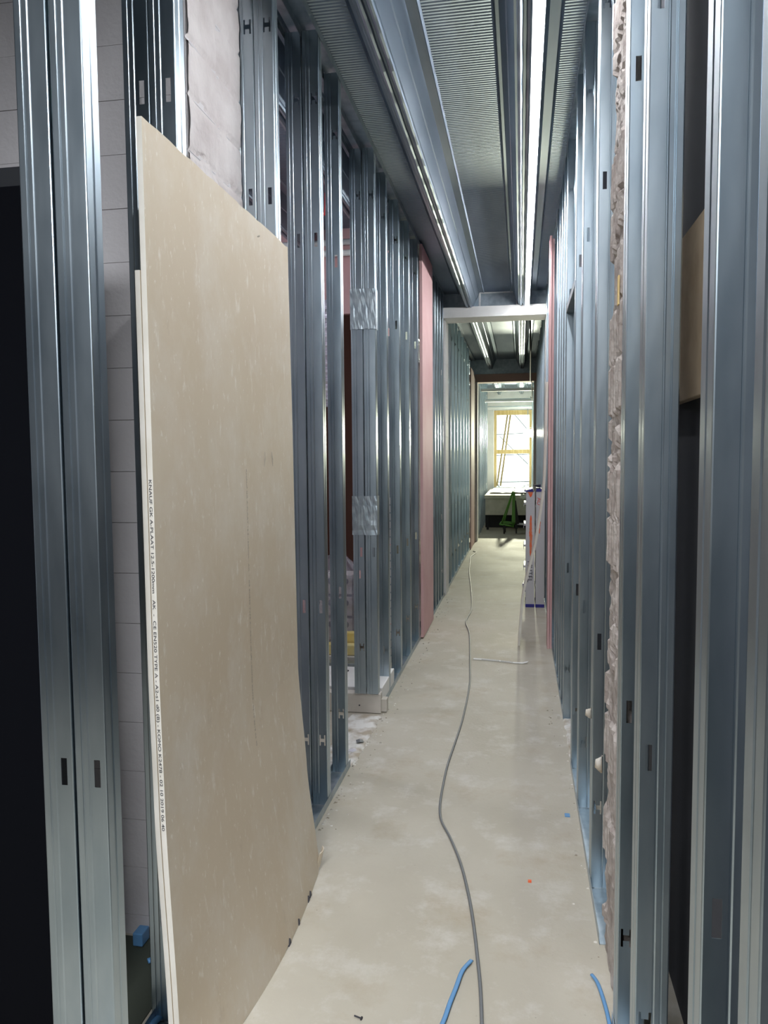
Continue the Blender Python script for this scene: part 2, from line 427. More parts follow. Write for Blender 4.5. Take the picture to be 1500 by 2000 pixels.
for i, y in enumerate([9.67, 10.2, 10.7, 11.3, 11.9, 12.5, 13.1]):
    stud(SL, XL, y, 'galvanised steel stud on the left, %s beyond the first white beam' % names[i], G)
for i, y in enumerate([16.0, 16.45, 16.9, 17.5, 18.2, 18.9, 19.6]):
    stud(SL, XL+.03, y, 'galvanised steel stud on the left, %s beyond the second brown beam' % names[i], G)
G2 = 'galvanised studs of the right partition'
RS = [(.870, 'at the extreme right edge, nearest the viewer'), (1.136, 'second from the right edge, wide and blurred'),
      (1.742, 'broad, left of the strip of rough timber'), (2.055, 'just right of the clay block pier'),
      (2.837, 'just left of the clay block pier'), (3.50, 'second left of the clay block pier'),
      (3.95, 'before the doorway opening'), (4.73, 'bright bluish, beyond the doorway')]
for y, t in RS: stud(SR, XR, y, 'galvanised steel stud in the right wall, '+t, G2)
for i, y in enumerate([5.0, 5.3, 5.62, 6.0]):
    stud(SR, XR, y, 'galvanised steel stud on the right, %s before the pink board edge' % names[i], G2)
for i, y in enumerate([6.95, 7.45, 8.0, 8.5]):
    stud(SR, XR, y, 'galvanised steel stud on the right, %s past the pink edge' % names[i], G2)
for i, y in enumerate([9.5, 10.1, 10.7, 11.3, 11.9, 12.5, 13.1, 13.7]):
    stud(SR, XR, y, 'galvanised steel stud on the right, %s beyond the first white beam' % names[i], G2)
for i, y in enumerate([15.4, 16.0, 16.6, 17.3, 18.0, 18.8, 19.6]):
    stud(SR, XR, y, 'galvanised steel stud on the right, %s beyond the second brown beam' % names[i], G2)

def track(name, x, s, y0, y1, z, upw, label, w_=W_+.004):
    prof = [(0, .038), (0, .001), (.001, 0), (w_-.001, 0), (w_, .001), (w_, .038)]
    mb = MB(); mb.sheet([[(x+s*(a-.002), y, z+(b if upw else -b)) for a, b in prof] for y in (y0, y1)])
    o = mb.build(name, M['steel_dull'], solid=.0009)
    return tag(o, label, 'track')
track('floor_track', XL, -1, .9, 3.80, .001, True, 'galvanised floor track under the left studs, ending at the room opening')
track('floor_track', XB, -1, .9, 3.80, .001, True, 'galvanised floor track of the rear left row, near the beige board')
track('floor_track', XL, -1, 4.72, 8.84, .001, True, 'galvanised floor track on the left running on past the sleeved studs')
track('floor_track', XL, -1, 9.25, 13.3, .001, True, 'galvanised floor track on the left beyond the first white beam')
track('floor_track', XR, 1, .7, 2.14, .001, True, 'galvanised floor track at the lower right, nearest the viewer')
track('floor_track', XR, 1, 2.50, 4.0, .001, True, 'galvanised floor track between clay pier and right doorway opening')
track('floor_track', XR, 1, 4.70, 8.8, .001, True, 'galvanised floor track on the right beyond the doorway opening')
track('floor_track', XR, 1, 9.25, 20, .001, True, 'galvanised floor track on the right beyond the first white beam')
track('ceiling_track', XL, -1, .9, 8.84, ZT-.001, False, 'galvanised head track above the left studs, corridor side')
track('ceiling_track', XB, -1, .9, 6.1, ZT-.001, False, 'galvanised head track above the left studs, room side')
track('ceiling_track', XL, -1, 9.25, 15, ZT-.001, False, 'galvanised head track on the left beyond the first white beam')
track('ceiling_track', XR, 1, .7, 8.8, ZT-.001, False, 'galvanised head track above the near right studs')
track('ceiling_track', XR, 1, 9.25, 15, ZT-.001, False, 'galvanised head track on the right beyond the first white beam')
track('door_header_track', XR, 1, 4.0, 4.73, 2.45, True, 'galvanised header track bridging the right doorway opening')

# ------------------------------------------------------------------ gypsum boards
def board_curve(pts, z):
    for (z0, x0), (z1, x1) in zip(pts, pts[1:]):
        if z0 <= z <= z1:
            t = (z-z0)/(z1-z0); t = t*t*(3-2*t)*.35+t*.65; return x0+(x1-x0)*t
    return pts[-1][1]
BCF = [(0, -.766), (.4, -.812), (.8, -.842), (1.6, -.848), (2.39, -.856)]     # far edge
BCN = [(0, -.812), (.2, -.825), (.73, -.846), (1.1, -.852), (2.39, -.856)]     # near edge
def bx(z, y):
    u = min(1, max(0, (y-1.683)/1.117)); z = min(z, 2.389)
    return board_curve(BCN, z)*(1-u)+board_curve(BCF, z)*u + .042*math.sin(math.pi*u)*max(0, 1-z/.9)**1.5
lb = root('gypsum_board', (-.80, 2.24, 0), 'large beige gypsum board leaning against the left studs, scuffed, in the foreground', 'board')
def lean_board(y0, y1, z0, z1, dx, th, seed, chip=True):
    ny, nz = 30, 60; F = []; Bk = []
    for i in range(nz+1):
        a = []; b = []
        for j in range(ny+1):
            z = z0+(z1-z0)*i/nz; y = y0+(y1-y0)*j/ny
            e = 0
            if i == 0: e = max(0, noise.noise(V((y*23, seed, 0))))*.014
            if i == nz: e = -max(0, noise.noise(V((y*14, seed, 5))))*.010
            zz = z+e; x = bx(z, y)+dx
            if chip and i == 0 and j > ny-1: zz = .035
            a.append((x+.80, y-2.24, zz)); b.append((x-th+.80, y-2.24, zz))
        F.append(a); Bk.append(b)
    mb = MB(); mb.k = 0; mb.sheet(F); mb.sheet([r[::-1] for r in Bk]); mb.k = 1
    mb.sheet([[F[i][0], Bk[i][0]] for i in range(nz+1)]); mb.sheet([[Bk[i][-1], F[i][-1]] for i in range(nz+1)])
    mb.sheet([F[0], Bk[0]]); mb.sheet([Bk[-1], F[-1]])
    return mb
o = lean_board(1.683, 2.800, 0, 2.385, 0, .0135, 1.3).build('panel', [M['board'], M['board_edge']], lb)
# torn paper corner and chipped black bits at the foot
rows = [[(.026+.005*i+.010*math.sin(j), 2.775-2.24+.012*j, .012+.022*i+.004*j) for j in range(4)] for i in range(4)]
MB().sheet(rows).build('torn_corner', M['board'], lb, solid=.003)
for (yy, w2) in ((2.61, .022), (2.58, .018), (2.33, .022), (2.44, .010)):
    MB().prism([(yy-2.24-w2/2, 0.001), (yy-2.24+w2/2, 0.002), (yy-2.24+w2*.1, .022)], 'x', bx(0, yy)+.80-.006, bx(0, yy)+.80+.003).build('chipped_edge', M['ink'], lb)
TXT = 'KNAUF GK A-PLAAT 12.5-1200mm   AK  -  CE EN520 TYPE A - A2-s1 d0 (B) - KOMO K2478 - 02 10 2019 06 40'
# printing on the near edge: reads downwards
def edge_text(z_top, z_bot, y, fn, size, mat, name, facing):
    me_o = lettering(name, TXT, size, mat, lb, Matrix.Identity(4), extr=.0001)
    me = me_o.data; xs = [v.co.x for v in me.vertices]; L = max(xs)
    for v in me.vertices:
        z = z_top-(z_top-z_bot)*(v.co.x/L); o_ = v.co.y-size*.36
        v.co = V(fn(z, o_, v.co.z))
    me.update()
edge_text(1.555, .70, 1.683, lambda z, o_, e: (bx(z, 1.683)-.0068+.80 + o_, 1.6822-2.24-e, z), .0105, M['ink'], 'edge_print', 'near')
edge_text(1.57, .68, 2.30, lambda z, o_, e: (bx(z, 2.30)+.80+.0006+e, 2.30-2.24+o_, z), .011, M['fink'], 'face_print', 'face')
# fine gouges
for (yy, zz, ln, an) in ((2.47, 1.60, .05, .1), (2.56, 1.60, .05, -.1), (2.46, 2.335, .012, .3)):
    MB().tube([(bx(zz, yy)+.80-.003, yy-2.24, zz-ln/2), (bx(zz, yy)+.80-.0005, yy-2.24+an*.05, zz), (bx(zz, yy)+.80-.003, yy-2.24+an*.1, zz+ln/2)], .0035, 6).build('gouge', M['fink'], lb)
lb2 = root('gypsum_board', (-.80, 2.24, 0), 'second gypsum board, mostly hidden behind the large beige leaning one', 'board')
lean_board(1.680, 2.70, 0, 2.04, -.0145, .0125, 7.7, False).build('panel', [M['board'], M['board_edge']], lb2)

# pink boards
tag(MB().box(XL+.002, XL+.028, 6.66, 7.44, .012, 3.43).build('pink_gypsum_board', M['pink'], bevel=.002), 'pink gypsum board strip standing full height on the left studs', 'board')
pr = root('pink_gypsum_board', (.222, 6.55, 0), 'pink double-layer gypsum board return on the right wall, narrow edge towards the viewer', 'board')
MB().box(.0, .018, -.10, .08, .0, 3.38).build('outer_layer', M['pink'], pr, bevel=.002)
MB().box(.020, .038, -.085, .08, .0, 3.36).build('inner_layer', M['pink'], pr, bevel=.002)
tag(MB().box(XL+.002, XL+.020, 13.35, 14.2, .012, 3.15).build('pink_gypsum_board', M['pink'], bevel=.002), 'pink gypsum board on the left, close to the far brown beam', 'board')
tag(MB().box(XL+.004, XL+.020, 14.22, 14.62, .0, 3.1).build('brown_door_leaf', M['darkbrown'], bevel=.002), 'dark brown board standing between far pink board and white jamb', 'board')
tag(MB().box(XL+.0, XL+.055, 14.66, 14.98, .0, 3.02).build('white_jamb', M['white'], bevel=.004), 'white jamb post under the left end of the brown beam', 'post')
tag(MB().box(XR-.03, XR+.04, 14.70, 14.98, .0, 3.02).build('white_jamb', M['white'], bevel=.004), 'white jamb post under the right end of the brown beam', 'post')

# ------------------------------------------------------------------ beams
b1 = root('portal_beam', (-.3, 8.95, 3.17), 'white boxed beam crossing the corridor beneath the ceiling deck', 'beam')
MB().box(XL-.2+.3, XR+.2+.3, -.20, .16, 0, .118).build('beam_casing', M['white'], b1, bevel=.004)
# steel closure above it with the deck ribs running into it
cl = root('steel_closure', (-.3, 8.9, ZR), 'grey sheet steel closure between first white beam and deck', 'panel')
MB().box(XL-.2+.3, XR+.2+.3, -.02, .0, .001, .172).build('closure_sheet', M['steel_dull'], cl)
mb = MB().tube([(-.17, -.035, 0), (-.17, -.035, .16)], .012).tube([(.25, -.035, 0), (.25, -.035, .16)], .012).tube([(-.17, -.035, .165), (.25, -.035, .165)], .010)
mb.build('sealant_bead', M['white'], cl)
b2 = root('portal_beam', (-.3, 14.85, 3.02), 'pinkish brown boxed beam further down the corridor', 'beam')
MB().box(XL-.1+.3, XR+.1+.3, -.15, .15, 0, .15).build('beam_casing', M['brownbeam'], b2, bevel=.004)
tag(MB().box(XL-.1, XR+.1, 14.86, 14.9, 3.172, ZT+.01).build('steel_closure', M['steel_dull']), 'grey sheet steel closure above the far brown beam', 'panel')
for y, z, t in ((16.9, 3.03, 'nearest'), (18.7, 2.93, 'middle'), (20.3, 2.86, 'last')):
    r_ = root('cross_rail', (-.3, y, z), 'white rail across the corridor end, %s of the three before the window' % t, 'rail')
    MB().box(-.56, .57, -.04, .04, 0, .05).build('rail_profile', M['white'], r_, bevel=.003)
    MB().box(-.56, .57, -.045, .045, .051, .07).build('top_strip', M['steel_dull'], r_)

# ------------------------------------------------------------------ LED strip along the rib
def led(y0, y1, label):
    r_ = root('led_strip', (.060, (y0+y1)/2, 3.242), label, 'lamp')
    h = (y1-y0)/2
    MB().prism([(-.013, .014), (.013, .014), (.021, 0), (-.025, 0)], 'y', -h, h).build('housing', M['white'], r_)
    MB().prism([(-.015, -.001), (.015, -.001), (.011, -.014), (-.011, -.014)], 'y', -h+.01, h-.01).build('diffuser', M['tube'], r_)
    for yy in (-h+.3, h-.3): MB().box(-.004, .004, yy-.01, yy+.01, .0135, .034).build('hanger_clip', M['steel_dull'], r_)
led(-.4, 2.39, 'long glowing white strip light under the deck rib, nearest length overhead')
led(2.40, 5.69, 'long glowing white strip light under the deck rib, middle length')
led(5.70, 8.70, 'long glowing white strip light under the deck rib, length ending at the white beam')

# ------------------------------------------------------------------ right wall details
tag(MB().box(XR+.085, XR+.11, 1.50, 1.53, 1.80, 2.10).build('rough_timber_strip', M['oldwood']), 'rough splintered timber strip standing between the near right studs', 'timber')
bb = tag(MB().box(.435, .458, 1.2, 2.7, 1.75, 2.20).build('chipboard_panel', M['chip'], bevel=.003), 'brown chipboard panel glimpsed through the near right studs', 'panel')
tag(MB().box(XR+.0, XR+.004, 2.235, 2.262, 2.02, 2.10).build('wall_plug', M['wood'], bevel=.001), 'orange plug on the clay block pier at head height', 'plug')
for k, (y, z, s_) in enumerate(((2.47, .62, .028), (2.85, .66, .02))):
    mb = MB(); pts = [(XR-.004, y, z-s_), (XR-.014, y, z-s_*.3), (XR-.013, y, z+s_*.4), (XR-.002, y, z+s_)]
    mb.tube(pts, [.003, .012, .011, .003], 8)
    tag(mb.build('plaster_blob', M['plaster'], smooth=True), ['dried pale plaster blob on the clay pier edge near the floor', 'smaller plaster blob on the stud left of the clay pier'][k], 'blob')

# leaning thin strip
LP = [(0, -.020), (.46, .012), (.865, .116), (1.35, .183), (1.70, .193), (2.22, .200)]
rows = [[], []]
F = []; Bk = []
N = 44
for i in range(N+1):
    z = 2.22*i/N
    for (z0, x0), (z1, x1) in zip(LP, LP[1:]):
        if z0 <= z <= z1+1e-6: x = x0+(x1-x0)*(z-z0)/(z1-z0); break
    F.append((x, z))
def smooth(F, n=6):
    for _ in range(n): F = [F[0]]+[((F[i-1][0]+F[i][0]*2+F[i+1][0])/4, F[i][1]) for i in range(1, len(F)-1)]+[F[-1]]
    return F
F = smooth(F)
poly = F+[(x+.018, z+.002) for x, z in F[::-1]]
mb = MB()
for i in range(N):
    (xa, za), (xb, zb) = F[i], F[i+1]; b = len(mb.v)
    for (x, z) in ((xa, za), (xb, zb), (xb+.019, zb+.001), (xa+.019, za+.001)): mb.v.append((x, 6.53, z))
    for (x, z) in ((xa, za), (xb, zb), (xb+.019, zb+.001), (xa+.019, za+.001)): mb.v.append((x, 6.73, z))
    mb.q([(b, b+1, b+2, b+3), (b+4, b+5, b+6, b+7), (b, b+4, b+5, b+1), (b+2, b+6, b+7, b+3)])
    if i == 0: mb.q([(b, b+3, b+7, b+4)])
    if i == N-1: mb.q([(b+1, b+5, b+6, b+2)])
tag(mb.build('gypsum_strip', M['board_edge']), 'thin bowed gypsum strip leaning against the right pink boarding', 'strip')

# ------------------------------------------------------------------ folded stepladder
ld = root('stepladder', (.135, 8.35, 0), 'grey folded stepladder with orange spray marks and blue end caps', 'ladder')
def stile(x0, y, th=.028):
    w2 = .090
    p = [(x0, -.0), (x0+w2, -.0), (x0+w2, th), (x0+w2-.003, th), (x0+w2-.003, .003), (x0+.003, .003), (x0+.003, th), (x0, th)]
    return MB().prism([(a, b+y) for a, b in p], 'z', .03, 1.235).build('stile', M['ladder'], ld)
for (x0, y) in ((-.080, -.10), (.024, -.10), (-.080, .30), (.024, .30)):
    stile(x0, y)
for h_, x0 in ((0, -.105), (1, .02)):
    for k in range(5):
        z = .20+.225*k
        MB().box(x0, x0+.085, -.07, .30, z, z+.022).box(x0, x0+.004, -.07, .30, z-.03, z+.022).build('tread', M['ladder'], ld)
for x0 in (-.082, .022):
    for y in (-.104, .296):
        MB().box(x0, x0+.094, y, y+.036, 0, .035).build('foot', M['navy'], ld, bevel=.003)
MB().box(-.112, -.082, -.07, -.03, .16, .25).build('side_bracket', M['navy'], ld, bevel=.003)
mb = MB().prism([(-.10, 1.236), (-.004, 1.236), (-.012, 1.27), (-.085, 1.25)], 'y', -.104, .33); mb.build('top_cap', M['navy'], ld)
mb = MB().prism([(.02, 1.236), (.116, 1.236), (.11, 1.262), (.03, 1.268)], 'y', -.104, .33); mb.build('top_cap', M['navy'], ld)
def spray(x, z0, z1, w2, seed, name='spray_mark'):
    n = 40; L = []; R_ = []
    for i in range(n+1):
        z = z0+(z1-z0)*i/n; t = math.sin(math.pi*min(1, max(0.0, i/n)))**.3
        wob = .012*noise.noise(V((z*9, seed, 0))); ww = w2*t*(.7+.6*abs(noise.noise(V((z*28, seed, 1)))))
        L.append((x+wob-ww/2, -.1012, z)); R_.append((x+wob+ww/2, -.1012, z))
    MB().sheet([L, R_]).build(name, M['orange'], ld, solid=.0006)
spray(-.030, .545, .99, .034, 1.0); spray(.060, .79, 1.03, .026, 5.0)
MB().sheet([[(-.062, -.1012, 1.234), (-.008, -.1012, 1.234)], [(-.048, -.1012, 1.20), (-.018, -.1012, 1.20)], [(-.036, -.1012, 1.178), (-.030, -.1012, 1.178)]]).build('spray_mark', M['orange'], ld, solid=.0006)
def vtext(txt, x, z, size, mat):
    mw = Matrix.Translation((x, -.1014, z)) @ Matrix.Rotation(math.radians(90), 4, 'Y') @ Matrix.Rotation(math.radians(90), 4, 'X')
    lettering('lettering', txt, size, mat, ld, mw, extr=.0004)
vtext('AD', .036, 1.175, .058, M['redink']); vtext('MUTEL', -.062, .50, .075, M['ink'])
tag(MB().sheet([[(.03+.045*i, 8.23+.12*j, 1.300-.006*abs(i-1.2)*j+.004*i) for i in range(5)] for j in range(4)]).build('paper_sheet', M['paper'], solid=.001), 'crumpled white paper lying on top of the folded stepladder', 'paper')

# ------------------------------------------------------------------ corridor end: platform, sheet, window
pf = root('platform', (-.27, 17.0, 0), 'raised boarded platform at the corridor end under the window', 'platform')
MB().box(-.52, .53, 0, 3.8, .70, .77).build('top_board', M['gyps'], pf, bevel=.004)
MB().box(-.50, .53, .03, .09, .335, .698).build('front_board', M['gyps'], pf, bevel=.004)
MB().box(-.53, .53, .7, .8, 0, .70).build('shade_backing', M['dark'], pf)  # near-black sheet put in for the shade under the platform
for k, x in enumerate((-.48, .45)):
    MB().box(x, x+.05, .12, .20, 0, .698).build('support', M['dark'], pf)
rows = []
for i in range(16):
    rows.append([(-.70+.95*j/13 + .01*noise.noise(V((i, j, 0))), 17.75+2.9*i/15, .79+.03*noise.noise(V((i*.8, j*.8, 3)))+.01) for j in range(14)])
tag(MB().sheet(rows).build('dust_sheet', M['paper'], solid=.002), 'bright white dust sheet spread over the far platform', 'sheet')
rows = [[(-.02+.03*i+.02*math.sin(j), 16.99-.004*j+.02*j*(j < 2), .80-.05*max(0, j-1)+.01*math.sin(i*2)) for i in range(8)] for j in range(4)]
tag(MB().sheet(rows).build('plastic_film', M['paper'], solid=.002), 'crumpled white film hanging over the platform edge behind the stepladder', 'film')
wn = bpy.data.objects.new('window_1', None); C.objects.link(wn); wn.location = (-.22, 21.0, 0); wn['kind'] = 'structure'
mb = MB().box(-.50, -.43, -.05, .05, .80, 2.86); mb.build('window_post', M['wood'], wn, bevel=.004)
mb = MB().box(.44, .51, -.05, .05, .80, 2.86); mb.build('window_post', M['wood'], wn, bevel=.004)
MB().box(-.43, .44, -.05, .05, 2.74, 2.86).build('window_head', M['wood'], wn, bevel=.004)
MB().box(-.43, .44, -.05, .05, 1.70, 1.81).build('window_rail', M['wood'], wn, bevel=.004)
struct('wall_end', MB().box(-1.3, -.73, 20.9, 21.1, 0, ZT).box(.30, 1.3, 20.9, 21.1, 0, ZT).box(-.73, .30, 20.9, 21.1, 2.87, ZT).box(-.73, .30, 20.9, 21.1, 0, .79), M['white'])
struct('wall_outside', MB().box(-2.5, 2.2, 23.0, 23.1, -.5, 4.5), M['outwall'])
struct('ground', MB().box(-2.5, 2.2, 21.2, 23.0, -.12, 0), M['floor'])
sc = root('scaffold', (-.25, 22.0, 0), 'thin scaffold frame with diagonal braces standing outside the far window', 'scaffold')
for nm, p in (('inclined_ladder', [(-.32, 0, .8), (-.02, .0, 3.0)]), ('inclined_ladder', [(-.42, 0, .8), (-.10, .0, 3.0)])):
    MB().tube(p, .022).build(nm, M['wood'], sc)
for p in ([(-.1, .05, 3.0), (.45, .05, 2.35)], [(-.35, .05, 2.2), (.45, .05, 1.4)], [(-.62, .05, 1.72), (.62, .05, 1.76)], [(-.45, .05, 2.25), (.5, .05, 2.28)], [(-.45, .05, 1.66), (.5, .05, 1.69)], [(-.45, .05, .90), (.5, .05, .92)], [(-.45, .05, .92), (-.2, .05, .5)]):
    MB().tube(p, .012).build('brace', M['steel_dull'], sc)
for xx in (-.62, .62): MB().tube([(xx, .05, 0), (xx, .05, 3.3)], .02).build('upright', M['steel_dull'], sc)
MB().tube([(.30, -.1, 1.70), (.33, -.1, 1.45), (.28, -.1, 1.20), (.30, -.1, 1.08), (.38, -.1, 1.03), (.5, -.1, 1.03)], .006).build('cable', M['cable'], sc)

# floodlight near the window
fl = root('floodlight', (.17, 20.3, 2.22), 'glaring white site floodlight hung at the right of the far window', 'lamp')
MB().box(-.13, .13, 0, .07, -.11, .11).build('lamp_housing', M['dark'], fl, bevel=.01)
MB().box(-.115, .115, -.006, -.001, -.095, .095).build('lamp_glass', M['floodface'], fl)
MB().tube([(-.14, .03, 0), (-.14, .03, .14), (.14, .03, .14), (.14, .03, 0)], .008).build('bracket', M['steel_dull'], fl)
MB().tube([(0, .03, .14), (0, .03, .638)], .01).build('hanger', M['steel_dull'], fl)
# cable hanging from the ceiling to it
tag(MB().tube([(.10, 9.4, 3.27), (.13, 11.5, 3.14), (.16, 14.3, 3.0), (.19, 14.6, 2.98), (.21, 15.4, 2.9), (.22, 16.0, 2.78), (.2, 17, 2.9)], .012).build('supply_cable', M['rubber'], smooth=True), 'dark cable hanging under the deck beyond the first beam', 'cable')

# green wheeled trolley
tr = root('plate_trolley', (-.17, 16.35, 0), 'small green steel trolley with an upright frame and castors', 'trolley')
MB().tube([(-.22, -.05, .24), (.0, .02, .88), (.04, .03, .90)], .014).build('frame_tube', M['green'], tr, smooth=True)
MB().tube([(-.17, .15, .26), (.0, .06, .86)], .014).build('frame_tube', M['green'], tr, smooth=True)
mb = MB().prism([(-.02, .22), (.09, .22), (.05, .88), (.0, .88)], 'y', .0, .05); mb.build('mast', M['green'], tr, bevel=.004)
mb = MB().prism([(.06, .20), (.14, .20), (.07, .70), (.05, .70)], 'y', -.03, .0); mb.build('mast_cover', M['rubber'], tr, bevel=.004)
MB().tube([(-.26, -.12, .20), (.02, -.16, .16), (.02, .2, .18), (-.24, .2, .22), (-.26, -.12, .20)], .018).build('base_frame', M['green'], tr, smooth=True)
MB().tube([(-.20, -.02, .22), (.05, -.04, .20)], .016).build('base_bar', M['green'], tr, smooth=True)
MB().tube([(-.20, .1, .24), (.05, .08, .22)], .016).build('base_bar', M['green'], tr, smooth=True)
mb = MB().tube([(.24, .05, .185), (.24, .05, .205)], .15, 20); mb.build('load_disc', M['ladder'], tr)
mb = MB().tube([(.035, .03, .92), (.05, .03, .945), (.035, .03, .965), (.015, .03, .945), (.035, .03, .92)], .008); mb.build('lifting_ring', M['steel'], tr)
for (x, y) in ((-.17, -.13), (.08, -.05), (.30, .0), (-.16, .22), (.33, .16)):
    wh = MB().tube([(x-.016, y, .055), (x+.016, y, .055)], .055, 18).build('castor', M['rubber'], tr)
    MB().box(x-.024, x+.024, y-.02, y+.02, .10, .185).build('castor_fork', M['dark'], wh)

# ------------------------------------------------------------------ threshold and side room contents
st = root('board_offcut', (-1.08, 4.66, 0), 'low grey-beige board strip on edge beneath the sleeved studs', 'offcut')
MB().box(-.36, .222, -.030, -.015, .004, .122).build('front_strip', M['gyps'], st, bevel=.001)
MB().box(-.34, .214, -.012, .06, .0, .118).build('core', M['gyps'], st)
MB().tube([(.085, -.032, .050), (.085, -.029, .050)], .005, 10).build('screw_hole', M['ink'], st)
tag(MB().box(-.862, -.826, 4.66, 4.72, .004, .086).build('board_offcut', M['gyps'], bevel=.003), 'tiny board offcut standing against the end of the low strip', 'offcut')
sl = root('foam_slab', (-1.32, 5.0, 0), 'pale pink-white slab with dark holes lying just inside the left room', 'slab')
MB().box(-.35, .45, -.25, .22, .0, .13).build('slab_body', M['white'], sl, bevel=.004)
for k in range(5):
    MB().tube([(-.3+.14*k, .10, .1305), (-.3+.14*k, .10, .1325)], .035, 16, .9).build('hole', M['ink'], sl)
tag(MB().box(-1.75, -1.10, 5.40, 5.48, 0, .10).build('steel_channel', M['steel_dull'], bevel=.002), 'galvanised channel lying across the left room floor behind the slab', 'channel')
tag(MB().box(-1.47, -1.42, 5.28, 5.34, 0, .42).build('timber_batten', M['gyps'], bevel=.003), 'short pale upright batten inside the left room', 'timber')
for k, (x, y, z, t) in enumerate(((-1.46, 5.55, .0, 'lower, under the wrapped bricks'), (-1.40, 5.64, .12, 'upper, against the brick pallet'))):
    tag(MB().box(x, x+.26, y, y+.08, .12+z*.6, .20+z*.6).build('yellow_foam_piece', M['yellow'], bevel=.008), 'yellow foam piece in the left room, '+t, 'foam')
tag(MB().box(-1.75, -1.08, 5.52, 6.1, 0, .118).build('pallet', M['gyps'], bevel=.004), 'low pale pallet carrying the wrapped bricks in the left room', 'pallet')
for r_ in range(3):
    for k in range(4):
        x = -1.62+.115*k; z = .21+.17*r_
        pts = MB().box(x, x+.105, 5.75, 5.98, z, z+.15)
        o = pts.build('hollow_brick', M['clay'], bevel=.003)
        tag(o, 'hollow brick under clear film, %s row, %s from the left' % (['bottom', 'middle', 'top'][r_], names[k]), 'brick', 'wrapped hollow bricks in the left room')
        MB().tube([(x+.052, 5.748, z+.10), (x+.052, 5.752, z+.10)], .026, 12).build('core_hole', M['ink'], o)
rows = []
for i in range(26):
    z = .20+.68*i/25; r = []
    for j in range(26):
        u = j/25; top = max(0, (z-.70)/.18)
        x = -1.66+.50*u; x = -1.40+(x+1.40)*(1-top*.85)
        y = 5.70+.02*math.sin(j*1.3+i*.4)+.035*noise.noise(V((x*14, z*9, 1)))+.03*abs(noise.noise(V((x*30, z*18, 4))))+.10*top
        r.append((x, y, z))
    rows.append(r)
tag(MB().sheet(rows).build('shrink_wrap', M['film'], smooth=True), 'clear crumpled shrink film around the stacked hollow bricks', 'film')
# insulation roll hanging, conduits and header in the side room
mb = MB(); rows = []
for i in range(60):
    z = 1.98+.72*i/59
    rows.append([(-1.53+.24*u/6+.022*math.sin(i*.2)*0+.02*(1-(i/59)), 5.2+.018*math.sin(i*1.25), z+.02*math.sin(u)) for u in range(7)])
fi = tag(MB().sheet(rows).build('foil_insulation', M['foil'], solid=.01), 'crinkled silver foil insulation hanging in the left room', 'insulation')
MB().tube([(-1.42, 5.2, 2.69), (-1.42, 5.2, ZT-.01)], .004, 6).build('hanging_wire', M['rubber'], fi)
tag(MB().tube([(-2.9, 6.12, 3.33), (-1.08, 6.12, 3.33)], .024, 10).build('conduit', M['white'], smooth=True), 'upper white conduit across the pink wall in the left room', 'conduit')
tag(MB().tube([(-2.9, 6.10, 3.24), (-1.08, 6.10, 3.24)], .024, 10).build('conduit', M['white'], smooth=True), 'lower white conduit across the pink wall in the left room', 'conduit')
mb = MB().tube([(-1.235, 4.9, 3.30), (-1.240, 4.92, 3.22), (-1.25, 4.9, 3.16)], [.012, .014, .005], 8)
tag(mb.build('red_strap', M['red'], smooth=True), 'small red strap end hanging under the deck by the sleeved studs', 'strap')

mb = MB()
for k in range(21): mb.box(-.966, -.954, 5.62, 5.623, .06+.06*k, .108+.06*k)
mb.box(-.967, -.964, 5.62, 5.626, .0, 1.33).box(-.956, -.953, 5.62, 5.626, .0, 1.33)
tag(mb.build('corner_bead', M['white']), 'thin white perforated corner bead standing among the left studs', 'bead')
# ------------------------------------------------------------------ things on the floor
def floorpath(name, pts, r, mat, label, cat, flat=1.0, z=None):
    P = []
    pts = [V((x, y, 0)) for x, y in pts]
    for i in range(len(pts)-1):
        p0 = pts[max(i-1, 0)]; p1 = pts[i]; p2 = pts[i+1]; p3 = pts[min(i+2, len(pts)-1)]
        for k in range(6):
            t = k/6; P.append(.5*((2*p1)+(p2-p0)*t+(2*p0-5*p1+4*p2-p3)*t*t+(3*p1-p0-3*p2+p3)*t**3))
    P.append(pts[-1])
    P = [(p.x, p.y, (z or r*flat)+.0005) for p in P]
    return tag(MB().tube(P, r, 8, flat).build(name, mat, smooth=True), label, cat)
floorpath('power_cable', [(-.085, 1.75), (-0.096, 1.966), (-0.102, 2.079), (-0.114, 2.226), (-0.131, 2.368), (-0.152, 2.528), (-0.182, 2.711), (-0.226, 2.918), (-0.284, 3.115), (-0.338, 3.267), (-0.360, 3.42), (-0.368, 3.668), (-0.368, 3.926), (-0.353, 4.303), (-0.344, 4.658), (-0.349, 5.307), (-0.38, 5.841), (-0.452, 6.873), (-0.522, 7.412), (-0.508, 8.056), (-0.595, 9.332), (-0.70, 10.6), (-0.756, 11.622), (-0.790, 12.3), (-0.74, 12.9), (-.80, 13.1)],
          .0055, M['cable'], 'long dark grey cable snaking down the middle of the corridor floor', 'cable')
floorpath('plastic_strap', [(-.235, 1.95), (-0.209, 2.061), (-0.198, 2.135), (-0.186, 2.202), (-0.172, 2.285), (-0.147, 2.34)], .007, M['blue'], 'blue plastic strap on the floor left of the cable', 'strap', .35, .008)
bs = [(0.222, 2.335), (0.236, 2.300), (0.246, 2.23), (0.252, 2.15), (.254, 2.02)]
floorpath('plastic_strap', bs, .006, M['blue'], 'blue plastic strap tangled at the foot of the clay block pier', 'strap', .6, .006)
floorpath('plastic_strap', [(-1.16, 2.16), (-1.08, 2.22), (-1.04, 2.10), (-1.0, 2.0), (-1.02, 1.9)], .011, M['blue'], 'blue plastic strap in the dark gap behind the beige board', 'strap', .6, .012)
